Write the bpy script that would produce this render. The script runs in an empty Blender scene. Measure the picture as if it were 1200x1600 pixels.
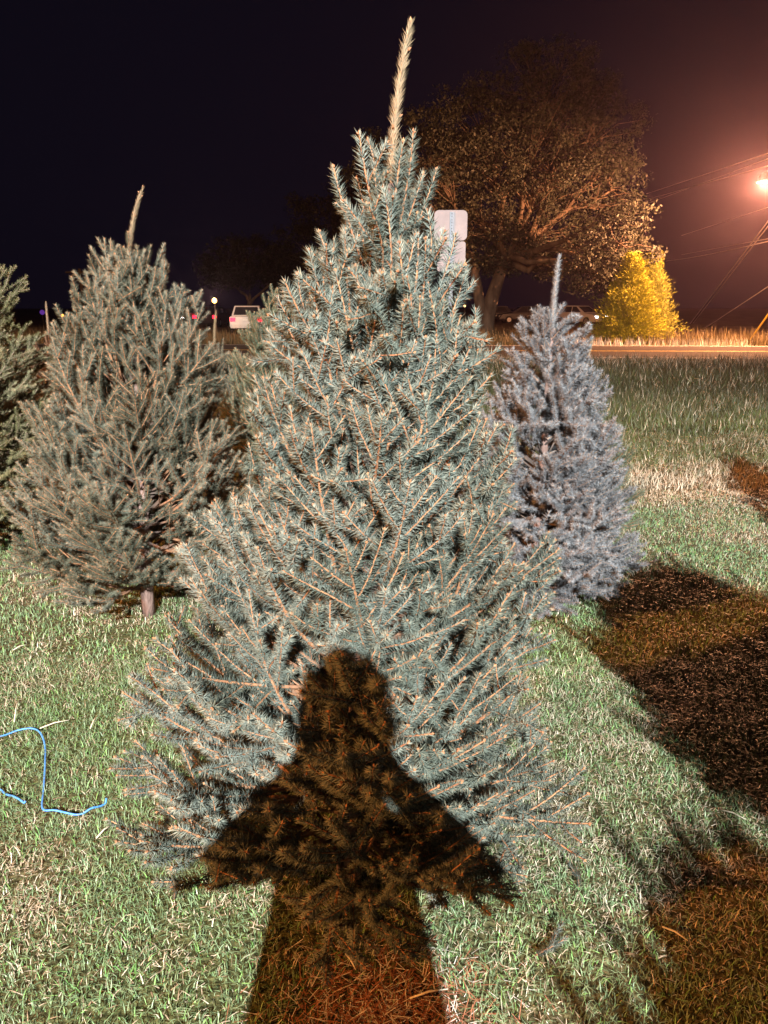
import bpy, bmesh, math, random
import numpy as np
from mathutils import Vector, Matrix, Euler

scene = bpy.context.scene
C = scene.collection
R = math.radians

# ------------------------------------------------------------------ camera
CAM_H, PITCH, FPX = 1.55, R(15.0), 1204.0        # phone held at 1.55 m, tilted down
cam_d = bpy.data.cameras.new('camera')
cam = bpy.data.objects.new('camera', cam_d); C.objects.link(cam)
cam.location = (0, 0, CAM_H)
cam.rotation_euler = (R(90) - PITCH, 0, 0)
cam_d.sensor_fit = 'VERTICAL'; cam_d.sensor_height = 24.0
cam_d.lens = 24.0 * FPX / 1600.0
cam_d.clip_start = 0.02; cam_d.clip_end = 900
scene.camera = cam

# ------------------------------------------------------------------ night sky
world = bpy.data.worlds.new('World'); scene.world = world
world.use_nodes = True
bgn = world.node_tree.nodes['Background']
bgn.inputs['Color'].default_value = (0.30, 0.29, 0.75, 1)
bgn.inputs['Strength'].default_value = 0.008

# ------------------------------------------------------------------ lamps
def lamp(name, loc, watts, color, size, target=None, spot=None, blend=0.5):
    d = bpy.data.lights.new(name, 'SPOT' if spot else 'POINT')
    d.energy = watts; d.color = color; d.shadow_soft_size = size
    if spot: d.spot_size = spot; d.spot_blend = blend
    o = bpy.data.objects.new(name, d); C.objects.link(o); o.location = loc
    if target:
        o.rotation_euler = (Vector(target) - Vector(loc)).to_track_quat('-Z', 'Y').to_euler()
    return o
FLOOD = Vector((1.0, -18.0, 10.9))
SODIUM = Vector((14.46, 31.5, 6.2))
WARM_FILL = Vector((-14.5, -8.0, 8.6))
flood_lamp = lamp('floodlight_beam', FLOOD, 106000, (0.93, 1.0, 0.99), 0.10, (-.4, -.6, 0), R(60), 1.0)
sodium_lamp = lamp('street_light_beam', SODIUM + Vector((0, 0, -.20)), 27000, (1.0, 0.42, 0.19), 0.05)
warm_fill_lamp = lamp('added_fill_beam', WARM_FILL, 24000, (1.0, 0.40, 0.10), 0.15)  # unseen warm fill, added to lift the shadows with orange

scene.view_settings.view_transform = 'Standard'
scene.view_settings.look = 'None'
scene.view_settings.exposure = 0.0
scene.view_settings.gamma = 1.0
scene.cycles.use_denoising = True
scene.cycles.volume_bounces = 0
scene.cycles.max_bounces = 5
scene.cycles.diffuse_bounces = 2

# ------------------------------------------------------------------ helpers
def ground_at(px, py, z=0.0):
    """place in the scene seen at a pixel of the photograph, on the level z"""
    u, v = (px - 600) / FPX, (800 - py) / FPX
    d = Vector((u, math.cos(PITCH) + v * math.sin(PITCH), -math.sin(PITCH) + v * math.cos(PITCH)))
    t = (z - CAM_H) / d.z
    return Vector((d.x * t, d.y * t, z))
def at_dist(px, py, y):
    u, v = (px - 600) / FPX, (800 - py) / FPX
    d = Vector((u, math.cos(PITCH) + v * math.sin(PITCH), -math.sin(PITCH) + v * math.cos(PITCH)))
    t = y / d.y
    return Vector((d.x * t, y, CAM_H + d.z * t))

def tag(o, label=None, cat=None, group=None, kind=None):
    if label: o['label'] = label
    if cat: o['category'] = cat
    if group: o['group'] = group
    if kind: o['kind'] = kind
    return o
def link(name, mesh, parent=None, mat=None):
    o = bpy.data.objects.new(name, mesh); C.objects.link(o)
    if parent is not None: o.parent = parent
    if mat is not None and not mesh.materials: mesh.materials.append(mat)
    return o
def empty(name, loc, rz=0):
    o = bpy.data.objects.new(name, None); C.objects.link(o)
    o.location = loc; o.rotation_euler = (0, 0, rz); o.empty_display_size = 0.2
    return o

class MB:
    """collects vertices and polygons, builds one mesh"""
    def __init__(s): s.v = []; s.f = []
    def add(s, vs, fs):
        b = len(s.v); s.v.extend([tuple(p) for p in vs]); s.f.extend([tuple(i + b for i in f) for f in fs])
    def box(s, lo, hi, m=None):
        x0, y0, z0 = lo; x1, y1, z1 = hi
        vs = [(x0,y0,z0),(x1,y0,z0),(x1,y1,z0),(x0,y1,z0),(x0,y0,z1),(x1,y0,z1),(x1,y1,z1),(x0,y1,z1)]
        if m is not None: vs = [m @ Vector(p) for p in vs]
        s.add(vs, [(0,3,2,1),(4,5,6,7),(0,1,5,4),(1,2,6,5),(2,3,7,6),(3,0,4,7)])
    def tube(s, pts, rad, n=6, cap=True):
        pts = [Vector(p) for p in pts]
        if not hasattr(rad, '__len__'): rad = [rad] * len(pts)
        rings = []
        ref = Vector((0, 0, 1))
        for i, p in enumerate(pts):
            t = (pts[min(i+1, len(pts)-1)] - pts[max(i-1, 0)]).normalized()
            a = t.cross(ref)
            if a.length < 0.1: a = t.cross(Vector((1, 0, 0)))
            a.normalize(); b = t.cross(a)
            rings.append([p + (a * math.cos(k*2*math.pi/n) + b * math.sin(k*2*math.pi/n)) * rad[i] for k in range(n)])
        vs = [q for r in rings for q in r]; fs = []
        for i in range(len(pts)-1):
            for k in range(n):
                fs.append((i*n+k, i*n+(k+1)%n, (i+1)*n+(k+1)%n, (i+1)*n+k))
        if cap:
            fs.append(tuple(range(n-1, -1, -1))); fs.append(tuple((len(pts)-1)*n+k for k in range(n)))
        s.add(vs, fs)
    def prism(s, poly, axis_lo, axis_hi, inset=0.0, m=None):
        """poly in (y,z), extruded along x"""
        n = len(poly)
        vs = [(axis_lo, y, z) for y, z in poly] + [(axis_hi, y, z) for y, z in poly]
        if m is not None: vs = [m @ Vector(p) for p in vs]
        s.add(vs, [tuple(range(n-1, -1, -1)), tuple(range(n, 2*n))] + [(i, (i+1)%n, n+(i+1)%n, n+i) for i in range(n)])
    def bud(s, p, d, L, r):
        d = Vector(d).normalized(); a = d.orthogonal().normalized(); b = d.cross(a); p = Vector(p)
        mid = p + d * L * .45
        s.add([p, mid+a*r, mid+b*r, mid-a*r, mid-b*r, p+d*L],
              [(0,2,1),(0,3,2),(0,4,3),(0,1,4),(5,1,2),(5,2,3),(5,3,4),(5,4,1)])
    def mesh(s, name, smooth=False):
        me = bpy.data.meshes.new(name); me.from_pydata(s.v, [], s.f); me.validate(); me.update()
        if smooth: me.shade_smooth()
        return me
    def build(s, name, mat, parent=None, smooth=False):
        return link(name, s.mesh(name, smooth), parent, mat)

def np_mesh(name, verts, faces, col=None, attr='tint'):
    """verts (n,3), faces (m,k) all of one size"""
    me = bpy.data.meshes.new(name)
    n, (m, k) = len(verts), faces.shape
    me.vertices.add(n); me.vertices.foreach_set('co', np.ascontiguousarray(verts, np.float32).ravel())
    me.loops.add(m * k); me.loops.foreach_set('vertex_index', np.ascontiguousarray(faces, np.int32).ravel())
    me.polygons.add(m); me.polygons.foreach_set('loop_start', np.arange(0, m*k, k, dtype=np.int32))
    if col is not None:
        if col.ndim == 1:
            a = me.attributes.new(attr, 'FLOAT', 'POINT'); a.data.foreach_set('value', np.ascontiguousarray(col, np.float32))
        else:
            a = me.attributes.new(attr, 'FLOAT_COLOR', 'POINT'); a.data.foreach_set('color', np.ascontiguousarray(col, np.float32).ravel())
    me.update(calc_edges=True)
    return me

# ------------------------------------------------------------------ materials
def mat_new(name, rough=0.6, spec=0.3):
    m = bpy.data.materials.new(name); m.use_nodes = True
    nt = m.node_tree; b = nt.nodes['Principled BSDF']
    b.inputs['Roughness'].default_value = rough
    b.inputs['Specular IOR Level'].default_value = spec
    return m, nt, b
def mat_noise(name, c1, c2, scale=8.0, rough=0.7, spec=0.3, bump=0.0, metallic=0.0, detail=6.0, coord='Object', stretch=None, c3=None):
    m, nt, b = mat_new(name, rough, spec)
    b.inputs['Metallic'].default_value = metallic
    tc = nt.nodes.new('ShaderNodeTexCoord'); no = nt.nodes.new('ShaderNodeTexNoise')
    no.inputs['Scale'].default_value = scale; no.inputs['Detail'].default_value = detail
    src = tc.outputs[coord]
    if stretch:
        mp = nt.nodes.new('ShaderNodeMapping'); mp.inputs['Scale'].default_value = stretch
        nt.links.new(src, mp.inputs['Vector']); src = mp.outputs['Vector']
    nt.links.new(src, no.inputs['Vector'])
    rp = nt.nodes.new('ShaderNodeValToRGB')
    rp.color_ramp.elements[0].position = 0.32; rp.color_ramp.elements[1].position = 0.68
    rp.color_ramp.elements[0].color = (*c1, 1); rp.color_ramp.elements[1].color = (*c2, 1)
    if c3:
        e = rp.color_ramp.elements.new(0.5); e.color = (*c3, 1)
    nt.links.new(no.outputs['Fac'], rp.inputs['Fac']); nt.links.new(rp.outputs['Color'], b.inputs['Base Color'])
    if bump:
        bp = nt.nodes.new('ShaderNodeBump'); bp.inputs['Strength'].default_value = bump; bp.inputs['Distance'].default_value = 0.02
        nt.links.new(no.outputs['Fac'], bp.inputs['Height']); nt.links.new(bp.outputs['Normal'], b.inputs['Normal'])
    return m
def mat_tint(name, dark, mid, tip, rough=0.5, spec=0.25, rnd=0.25, sub=0.0):
    """foliage: colour from a per-leaf number and a per-branch random"""
    m, nt, b = mat_new(name, rough, spec)
    at = nt.nodes.new('ShaderNodeAttribute'); at.attribute_name = 'tint'
    rp = nt.nodes.new('ShaderNodeValToRGB')
    e = rp.color_ramp.elements
    e[0].position = 0.0; e[0].color = (*dark, 1); e[1].position = 1.0; e[1].color = (*tip, 1)
    q = e.new(0.55); q.color = (*mid, 1)
    nt.links.new(at.outputs['Fac'], rp.inputs['Fac'])
    oi = nt.nodes.new('ShaderNodeObjectInfo')
    hs = nt.nodes.new('ShaderNodeHueSaturation')
    mr = nt.nodes.new('ShaderNodeMapRange'); mr.inputs['To Min'].default_value = 1 - rnd; mr.inputs['To Max'].default_value = 1 + rnd
    nt.links.new(oi.outputs['Random'], mr.inputs['Value']); nt.links.new(mr.outputs['Result'], hs.inputs['Value'])
    mr2 = nt.nodes.new('ShaderNodeMapRange'); mr2.inputs['To Min'].default_value = 1.15; mr2.inputs['To Max'].default_value = 0.8
    nt.links.new(oi.outputs['Random'], mr2.inputs['Value']); nt.links.new(mr2.outputs['Result'], hs.inputs['Saturation'])
    nt.links.new(rp.outputs['Color'], hs.inputs['Color']); nt.links.new(hs.outputs['Color'], b.inputs['Base Color'])
    return m
def mat_color_attr(name, rough=0.6, spec=0.25):
    m, nt, b = mat_new(name, rough, spec)
    at = nt.nodes.new('ShaderNodeAttribute'); at.attribute_name = 'tint'
    nt.links.new(at.outputs['Color'], b.inputs['Base Color'])
    return m
def mat_emit(name, col, strength):
    m, nt, b = mat_new(name, 0.4)
    b.inputs['Base Color'].default_value = (*[min(1, c) for c in col], 1)
    b.inputs['Emission Color'].default_value = (*col, 1); b.inputs['Emission Strength'].default_value = strength
    return m

M = {}
M['needle_main'] = mat_tint('grey_green_needles', (.028, .036, .030), (.118, .132, .108), (.270, .225, .150), rnd=.27)
M['needle_left'] = mat_tint('dry_green_needles', (.034, .038, .026), (.112, .112, .078), (.270, .205, .135), rnd=.30)
M['needle_leader'] = mat_tint('tan_leader_needles', (.07, .058, .036), (.17, .125, .078), (.34, .235, .145), rnd=.1)
M['needle_blue'] = mat_tint('blue_grey_needles', (.050, .050, .054), (.180, .176, .186), (.320, .295, .280), rnd=.22)
M['needle_fir'] = mat_tint('fir_needles', (.045, .046, .018), (.135, .120, .055), (.320, .260, .120), rnd=.30)
M['needle_back'] = mat_tint('olive_needles', (.050, .070, .045), (.110, .130, .085), (.250, .220, .130), rnd=.25)
M['needle_pale'] = mat_tint('pale_blue_needles', (.110, .130, .140), (.220, .240, .250), (.300, .290, .260), rnd=.2)
M['needle_red'] = mat_tint('dried_needles', (.070, .045, .030), (.140, .090, .060), (.220, .130, .080), rnd=.2)
M['twig'] = mat_noise('orange_twig_bark', (.20, .085, .045), (.40, .19, .095), 60, .7, .2)
def twig_mat(name, a, b, old):
    m = mat_noise(name, a, b, 60, .75, .15); nt = m.node_tree; bs = nt.nodes['Principled BSDF']
    src = bs.inputs['Base Color'].links[0].from_socket
    tc = nt.nodes['Texture Coordinate']; sp = nt.nodes.new('ShaderNodeSeparateXYZ'); nt.links.new(tc.outputs['Object'], sp.inputs['Vector'])
    mr = nt.nodes.new('ShaderNodeMapRange'); mr.inputs['From Min'].default_value = .06; mr.inputs['From Max'].default_value = .26
    nt.links.new(sp.outputs['X'], mr.inputs['Value'])
    mx = nt.nodes.new('ShaderNodeMixRGB'); mx.inputs['Color1'].default_value = (*old, 1)
    nt.links.new(mr.outputs['Result'], mx.inputs['Fac']); nt.links.new(src, mx.inputs['Color2']); nt.links.new(mx.outputs['Color'], bs.inputs['Base Color'])
    return m
M['twig_old'] = twig_mat('ageing_twig_bark', (.20, .085, .045), (.40, .19, .095), (.085, .060, .050))
M['twig_pale_old'] = twig_mat('ageing_tan_twig_bark', (.15, .10, .075), (.28, .19, .14), (.06, .045, .040))
M['twig_pale'] = mat_noise('tan_twig_bark', (.15, .10, .075), (.28, .19, .14), 60, .7, .2)
M['bark'] = mat_noise('spruce_bark', (.10, .06, .05), (.30, .19, .16), 26, .85, .15, .8, stretch=(1, 1, .35))
M['cutwood'] = mat_noise('cut_wood', (.45, .28, .18), (.62, .44, .30), 30, .7, .2)
M['oak_bark'] = mat_noise('oak_bark', (.07, .05, .038), (.22, .165, .12), 3.0, .9, .1, .9, stretch=(1, 1, .4))
M['oak_leaf'] = mat_tint('oak_leaves', (.020, .023, .015), (.044, .048, .030), (.080, .080, .050), .55, .3, .2)
M['dark_leaf'] = mat_tint('distant_leaves', (.016, .020, .012), (.034, .038, .022), (.06, .06, .035), .6, .2, .2)
M['cedar_leaf'] = mat_tint('cedar_foliage', (.10, .12, .014), (.25, .26, .03), (.42, .40, .06), .6, .2, .15)  # street-light brightness partly put into this yellow foliage colour
M['grass'] = mat_color_attr('grass_blades', .5, .4)
M['litter'] = mat_color_attr('fallen_needles', .8, .15)

# ------------------------------------------------------------------ ground, road
def build_ground():
    m, nt, b = mat_new('lawn_soil', 0.95, 0.1)
    tc = nt.nodes.new('ShaderNodeTexCoord')
    n1 = nt.nodes.new('ShaderNodeTexNoise'); n1.inputs['Scale'].default_value = 60; n1.inputs['Detail'].default_value = 8
    n2 = nt.nodes.new('ShaderNodeTexNoise'); n2.inputs['Scale'].default_value = .6; n2.inputs['Detail'].default_value = 6
    for n in (n1, n2): nt.links.new(tc.outputs['Object'], n.inputs['Vector'])
    r1 = nt.nodes.new('ShaderNodeValToRGB'); e = r1.color_ramp.elements
    e[0].position = .35; e[0].color = (.030, .026, .014, 1); e[1].position = .7; e[1].color = (.14, .12, .075, 1)
    r2 = nt.nodes.new('ShaderNodeValToRGB'); e = r2.color_ramp.elements
    e[0].position = .4; e[0].color = (.75, .95, .55, 1); e[1].position = .62; e[1].color = (1.15, 1.0, .85, 1)
    mx = nt.nodes.new('ShaderNodeMixRGB'); mx.blend_type = 'MULTIPLY'; mx.inputs['Fac'].default_value = 1
    nt.links.new(n1.outputs['Fac'], r1.inputs['Fac']); nt.links.new(n2.outputs['Fac'], r2.inputs['Fac'])
    nt.links.new(r1.outputs['Color'], mx.inputs['Color1']); nt.links.new(r2.outputs['Color'], mx.inputs['Color2'])
    nt.links.new(mx.outputs['Color'], b.inputs['Base Color'])
    bp = nt.nodes.new('ShaderNodeBump'); bp.inputs['Strength'].default_value = .6; bp.inputs['Distance'].default_value = .02
    nt.links.new(n1.outputs['Fac'], bp.inputs['Height']); nt.links.new(bp.outputs['Normal'], b.inputs['Normal'])
    g = MB(); S = 300
    g.add([(-S, -60, 0), (S, -60, 0), (S, 420, 0), (-S, 420, 0)], [(0, 1, 2, 3)])
    tag(g.build('ground', m), kind='structure')
    asph = mat_noise('asphalt', (.030, .027, .026), (.055, .048, .046), 5.0, .95, .1, .25, detail=12)
    r = MB(); T = .03
    # the road runs across the picture, a little nearer on the right
    def road_y(x): return 23.4 - .055 * x, 31.6 - .055 * x
    xs = [-150, 150]
    vs = []
    for x in xs:
        a, b_ = road_y(x)
        vs += [(x, a, 0), (x, a + .15, .035), (x, b_ - .15, .035), (x, b_, 0)]
    r.add(vs, [(i, i+4, i+5, i+1) for i in range(3)])
    tag(r.build('road', asph), kind='structure')
    wl = mat_noise('road_paint', (.55, .55, .53), (.78, .78, .76), 12, .6, .3)
    yl = mat_noise('yellow_road_paint', (.45, .30, .05), (.6, .42, .08), 12, .6, .3)
    def line(y_off, w, mat_, x0=-150, x1=150):
        l = MB(); vs = []
        for x in (x0, x1):
            a, b_ = road_y(x); vs += [(x, a + y_off, .0395), (x, a + y_off + w, .0395)]
        l.add(vs, [(0, 2, 3, 1)])
        o = l.build('road_marking', mat_); o.parent = bpy.data.objects['road']
    line(7.6, .14, wl); line(.45, .12, wl); line(3.95, .1, yl); line(4.2, .1, yl)
    # the field beyond the verge
    fm = mat_noise('dry_field', (.07, .05, .03), (.17, .12, .07), .35, .95, .1, .4, detail=12)
    f = MB(); f.add([(-S, 44, .004), (S, 40, .004), (S, 420, .004), (-S, 420, .004)], [(0, 1, 2, 3)])
    tag(f.build('field', fm), kind='structure')
build_ground()

# ------------------------------------------------------------------ spruce branches
rng = np.random.default_rng(7)
def frames(P):
    T = np.gradient(P, axis=0); T /= np.linalg.norm(T, axis=1, keepdims=True) + 1e-9
    return T
class Foliage:
    def __init__(s): s.v = []; s.t = []
    def needles(s, P, start, dens, nl, nr, top_gap=28, a0=58, appress=False, rg=rng, tipc=.75, flat=False):
        """P polyline (n,3) of a shoot; needles from distance `start` to the tip"""
        seg = np.linalg.norm(np.diff(P, axis=0), axis=1); cum = np.concatenate([[0], np.cumsum(seg)]); L = cum[-1]
        if L - start < .004: return
        N = max(4, int((L - start) * dens))
        t = start + (L - start) * rg.random(N)
        pos = np.stack([np.interp(t, cum, P[:, k]) for k in range(3)], 1)
        Tn = frames(P); Tt = np.stack([np.interp(t, cum, Tn[:, k]) for k in range(3)], 1)
        Tt /= np.linalg.norm(Tt, axis=1, keepdims=True)
        up = np.array([0, 0, 1.0])
        S = np.cross(Tt, up); ln = np.linalg.norm(S, axis=1, keepdims=True)
        S = np.where(ln < .15, np.array([[0, 1.0, 0]]), S / np.maximum(ln, 1e-6))
        U = np.cross(S, Tt)
        g = R(top_gap)
        phi = (rg.random(N) * 2 - 1) * (math.pi - g)             # 0 = underside
        rad = -U * np.cos(phi)[:, None] + S * np.sin(phi)[:, None]
        near = np.clip((L - t) / .02, 0, 1)                      # the tip closes around the bud
        a = R(a0) * (.55 + .45 * near) * (.8 + .4 * rg.random(N))
        if appress: a *= .55
        d = Tt * np.cos(a)[:, None] + rad * np.sin(a)[:, None] + U * (.12 + .15 * rg.random(N))[:, None]
        d /= np.linalg.norm(d, axis=1, keepdims=True)
        ln_ = nl * (.72 + .45 * rg.random(N)) * (.75 + .25 * near)
        e1 = np.cross(d, rg.normal(size=(N, 3))); e1 /= np.linalg.norm(e1, axis=1, keepdims=True); e2 = np.cross(d, e1)
        base = pos + rad * .001
        fr = .42 if flat else 1.0
        vs = np.empty((N, 4, 3))
        for k in range(3):
            an = 2 * math.pi * k / 3
            vs[:, k] = base + d * (ln_ * (.0, .12, .2)[k])[:, None] + (e1 * math.cos(an) + e2 * math.sin(an) * fr) * nr
        vs[:, 3] = base + d * ln_[:, None]
        tint = .12 + .62 * rg.random(N) + np.clip(1 - (L - t) / .035, 0, 1) * tipc * .55 * rg.random(N)
        tt = np.stack([tint * .75, tint * .85, tint * .85, tint * 1.05], 1)
        s.v.append(vs.reshape(-1, 3)); s.t.append(np.clip(tt, 0, 1).ravel())
    def mesh(s, name):
        v = np.concatenate(s.v); t = np.concatenate(s.t); n = len(v) // 4
        b = (np.arange(n) * 4)[:, None]
        f = np.concatenate([b + np.array([[0, 1, 3]]), b + np.array([[1, 2, 3]]), b + np.array([[2, 0, 3]])])
        return np_mesh(name, v, f, t)

def shoot_line(base, d, L, curl, wob, rg):
    n = max(3, int(L / .035) + 2); P = [np.array(base, float)]; d = np.array(d, float); d /= np.linalg.norm(d)
    for i in range(n - 1):
        d = d + np.array([0, 0, curl]) / n + rg.normal(size=3) * wob / math.sqrt(n); d /= np.linalg.norm(d)
        P.append(P[-1] + d * L / (n - 1))
    return np.array(P)

def grow_branch(L, rg, kind):
    wood = MB(); fol = Foliage()
    K = KINDS[kind]
    def shoot(base, d, L, level, start):
        P = shoot_line(base, d, L, K['curl'] * L * (1.0, 1.4, 1.8)[level], .12 if level else .10, rg)
        r0 = (.0024 + .0085 * L, .0018 + .003 * L, .0016)[level]
        wood.tube(P, [r0 + (.0014 - r0) * (i / (len(P) - 1)) for i in range(len(P))], 5 if level == 0 else 4, False)
        fol.needles(P, start, K['dens'], K['nl'], K['nr'], K['gap'], K['ang'], rg=rg, tipc=K['tip'], flat=K['flat'])
        td = P[-1] - P[-2]
        wood.bud(P[-1], td, .008, .0028)
        if level < 2:
            if L > .08:                                           # buds round the tip
                for k in range(2):
                    q = rg.normal(size=3) * .4 + td / np.linalg.norm(td)
                    wood.bud(P[-1], q, .007, .0022)
            step = K['step'] * (1, 1.5)[level]
            s = (.18 * L if level == 0 else .25 * L + .02) + step * rg.random()
            side = 1 if rg.random() < .5 else -1
            cum = np.linspace(0, L, len(P))
            while s < L - .035:
                p = np.array([np.interp(s, cum, P[:, k]) for k in range(3)])
                T = P[min(len(P)-1, int(s / L * (len(P)-1)) + 1)] - p; T /= np.linalg.norm(T) + 1e-9
                S = np.cross(T, [0, 0, 1.0]); S /= np.linalg.norm(S) + 1e-9; U = np.cross(S, T)
                a = R(30 + 16 * rg.random()); tilt = rg.normal() * K['tilt']
                nd = T * math.cos(a) + (S * side * math.cos(tilt) + U * math.sin(tilt)) * math.sin(a)
                l = min(.30, ((L - s) * .70 + .045) * (.65 + .5 * rg.random()))
                if l > .045: shoot(p, nd, l, level + 1, max(0, l - .22) if level == 0 else 0)
                side = -side; s += step * (.6 + .8 * rg.random()) * (.55 if level == 0 else .8)
    shoot((0, 0, 0), (1, 0, 0), L, 0, min(.35 * L, max(0.0, L - .30)))
    return wood.mesh('branch_wood'), fol.mesh('branch_needles')
KINDS = {
    'spruce': dict(curl=1.3, dens=1450, nl=.0225, nr=.00108, gap=14, ang=58, step=.098, tilt=.38, tip=1.0, flat=False),
    'blue':   dict(curl=.7, dens=1350, nl=.0240, nr=.00125, gap=8, ang=64, step=.090, tilt=.35, tip=.6, flat=False),
    'fir':    dict(curl=.9, dens=1100, nl=.0200, nr=.0019, gap=10, ang=52, step=.080, tilt=.5, tip=.8, flat=True),
}
SIZES = (.13, .21, .31, .43, .56, .70)
LIB = {}
for kind, nvar, sizes in (('spruce', 4, SIZES), ('blue', 3, SIZES[:5]), ('fir', 2, SIZES)):
    for L in sizes:
        LIB[kind, L] = [grow_branch(L, rng, kind) for _ in range(nvar if L < .5 or kind != 'spruce' else 3)]

def plain_shoot(L, rg):
    K = KINDS['spruce']; wood = MB(); fol = Foliage()
    P = shoot_line((0, 0, 0), (1, 0, 0), L, .25, .07, rg)
    wood.tube(P, [.0034 - .0018 * (i / (len(P) - 1)) for i in range(len(P))], 6, False)
    fol.needles(P, 0, 1750, .0220, .00108, 12, 56, rg=rg, tipc=1.0)
    td = P[-1] - P[-2]
    wood.bud(P[-1], td, .010, .0034)
    for k in range(3): wood.bud(P[-1], rg.normal(size=3) * .5 + td / np.linalg.norm(td), .008, .0026)
    if L > .15:                                                   # one or two short side shoots low down
        for k in range(int(rg.integers(0, 3))):
            s = int(len(P) * (.25 + .3 * rg.random())); a = 2 * math.pi * rg.random()
            Q = shoot_line(P[s], (.75, math.cos(a) * .6, math.sin(a) * .6), .05 + .05 * rg.random(), .2, .07, rg)
            wood.tube(Q, [.002] * len(Q), 4, False); fol.needles(Q, 0, 1600, .019, .00105, 10, 60, rg=rg); wood.bud(Q[-1], Q[-1] - Q[-2], .008, .003)
    return wood.mesh('shoot_wood'), fol.mesh('shoot_needles')
for L in (.12, .17, .24, .33): LIB['shoot', L] = [plain_shoot(L, rng) for _ in range(4)]

def leader_mesh(L, kind, bend):
    K = KINDS[kind]; fol = Foliage(); wood = MB()
    n = 10; s = np.linspace(0, 1, n)
    P = np.stack([bend * s ** 2 * L, 0 * s, s * L], 1)
    wood.tube(P, [.005 * (1 - .7 * q) for q in s], 6)
    # needles all round, pressed upwards
    T0 = Foliage(); gap = 0
    Q = P.copy()
    seg = L
    N = int(L * 3000)
    t = rng.random(N); pos = np.stack([bend * t ** 2 * L, 0 * t, t * L], 1)
    ph = rng.random(N) * 2 * math.pi
    rad = np.stack([np.cos(ph), np.sin(ph), 0 * ph], 1)
    a = R(34 if kind == 'spruce' else 58) * (.6 + .7 * rng.random(N)) * np.where(t > .94, .5, 1)
    d = np.stack([2 * bend * t, 0 * t, np.ones(N)], 1); d /= np.linalg.norm(d, axis=1, keepdims=True)
    d = d * np.cos(a)[:, None] + rad * np.sin(a)[:, None]
    ln_ = K['nl'] * (.7 + .4 * rng.random(N)) * np.where(t > .9, .8, 1)
    e1 = np.cross(d, rad); e1 /= np.linalg.norm(e1, axis=1, keepdims=True); e2 = np.cross(d, e1)
    base = pos + rad * (.0045 * (1 - .6 * t))[:, None]
    vs = np.empty((N, 4, 3))
    for k in range(3):
        an = 2 * math.pi * k / 3
        vs[:, k] = base + (e1 * math.cos(an) + e2 * math.sin(an)) * K['nr']
    vs[:, 3] = base + d * ln_[:, None]
    tint = .30 + .70 * rng.random(N)
    fol.v.append(vs.reshape(-1, 3)); fol.t.append(np.repeat(tint, 4))
    wood.bud(P[-1], (bend * .5, 0, 1), .014, .004)
    for k in range(5):
        t = .2 + .75 * rng.random(); an = rng.random() * 6.28
        p = np.array([bend * t ** 2 * L, 0, t * L]) + np.array([math.cos(an), math.sin(an), 0]) * .006
        wood.bud(p, (math.cos(an), math.sin(an), .6), .012, .004)
    return wood.mesh('leader_wood'), fol.mesh('leader_needles')

def set_mat(o, mat):
    if not o.data.materials: o.data.materials.append(mat)
    o.material_slots[0].link = 'OBJECT'; o.material_slots[0].material = mat

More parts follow.
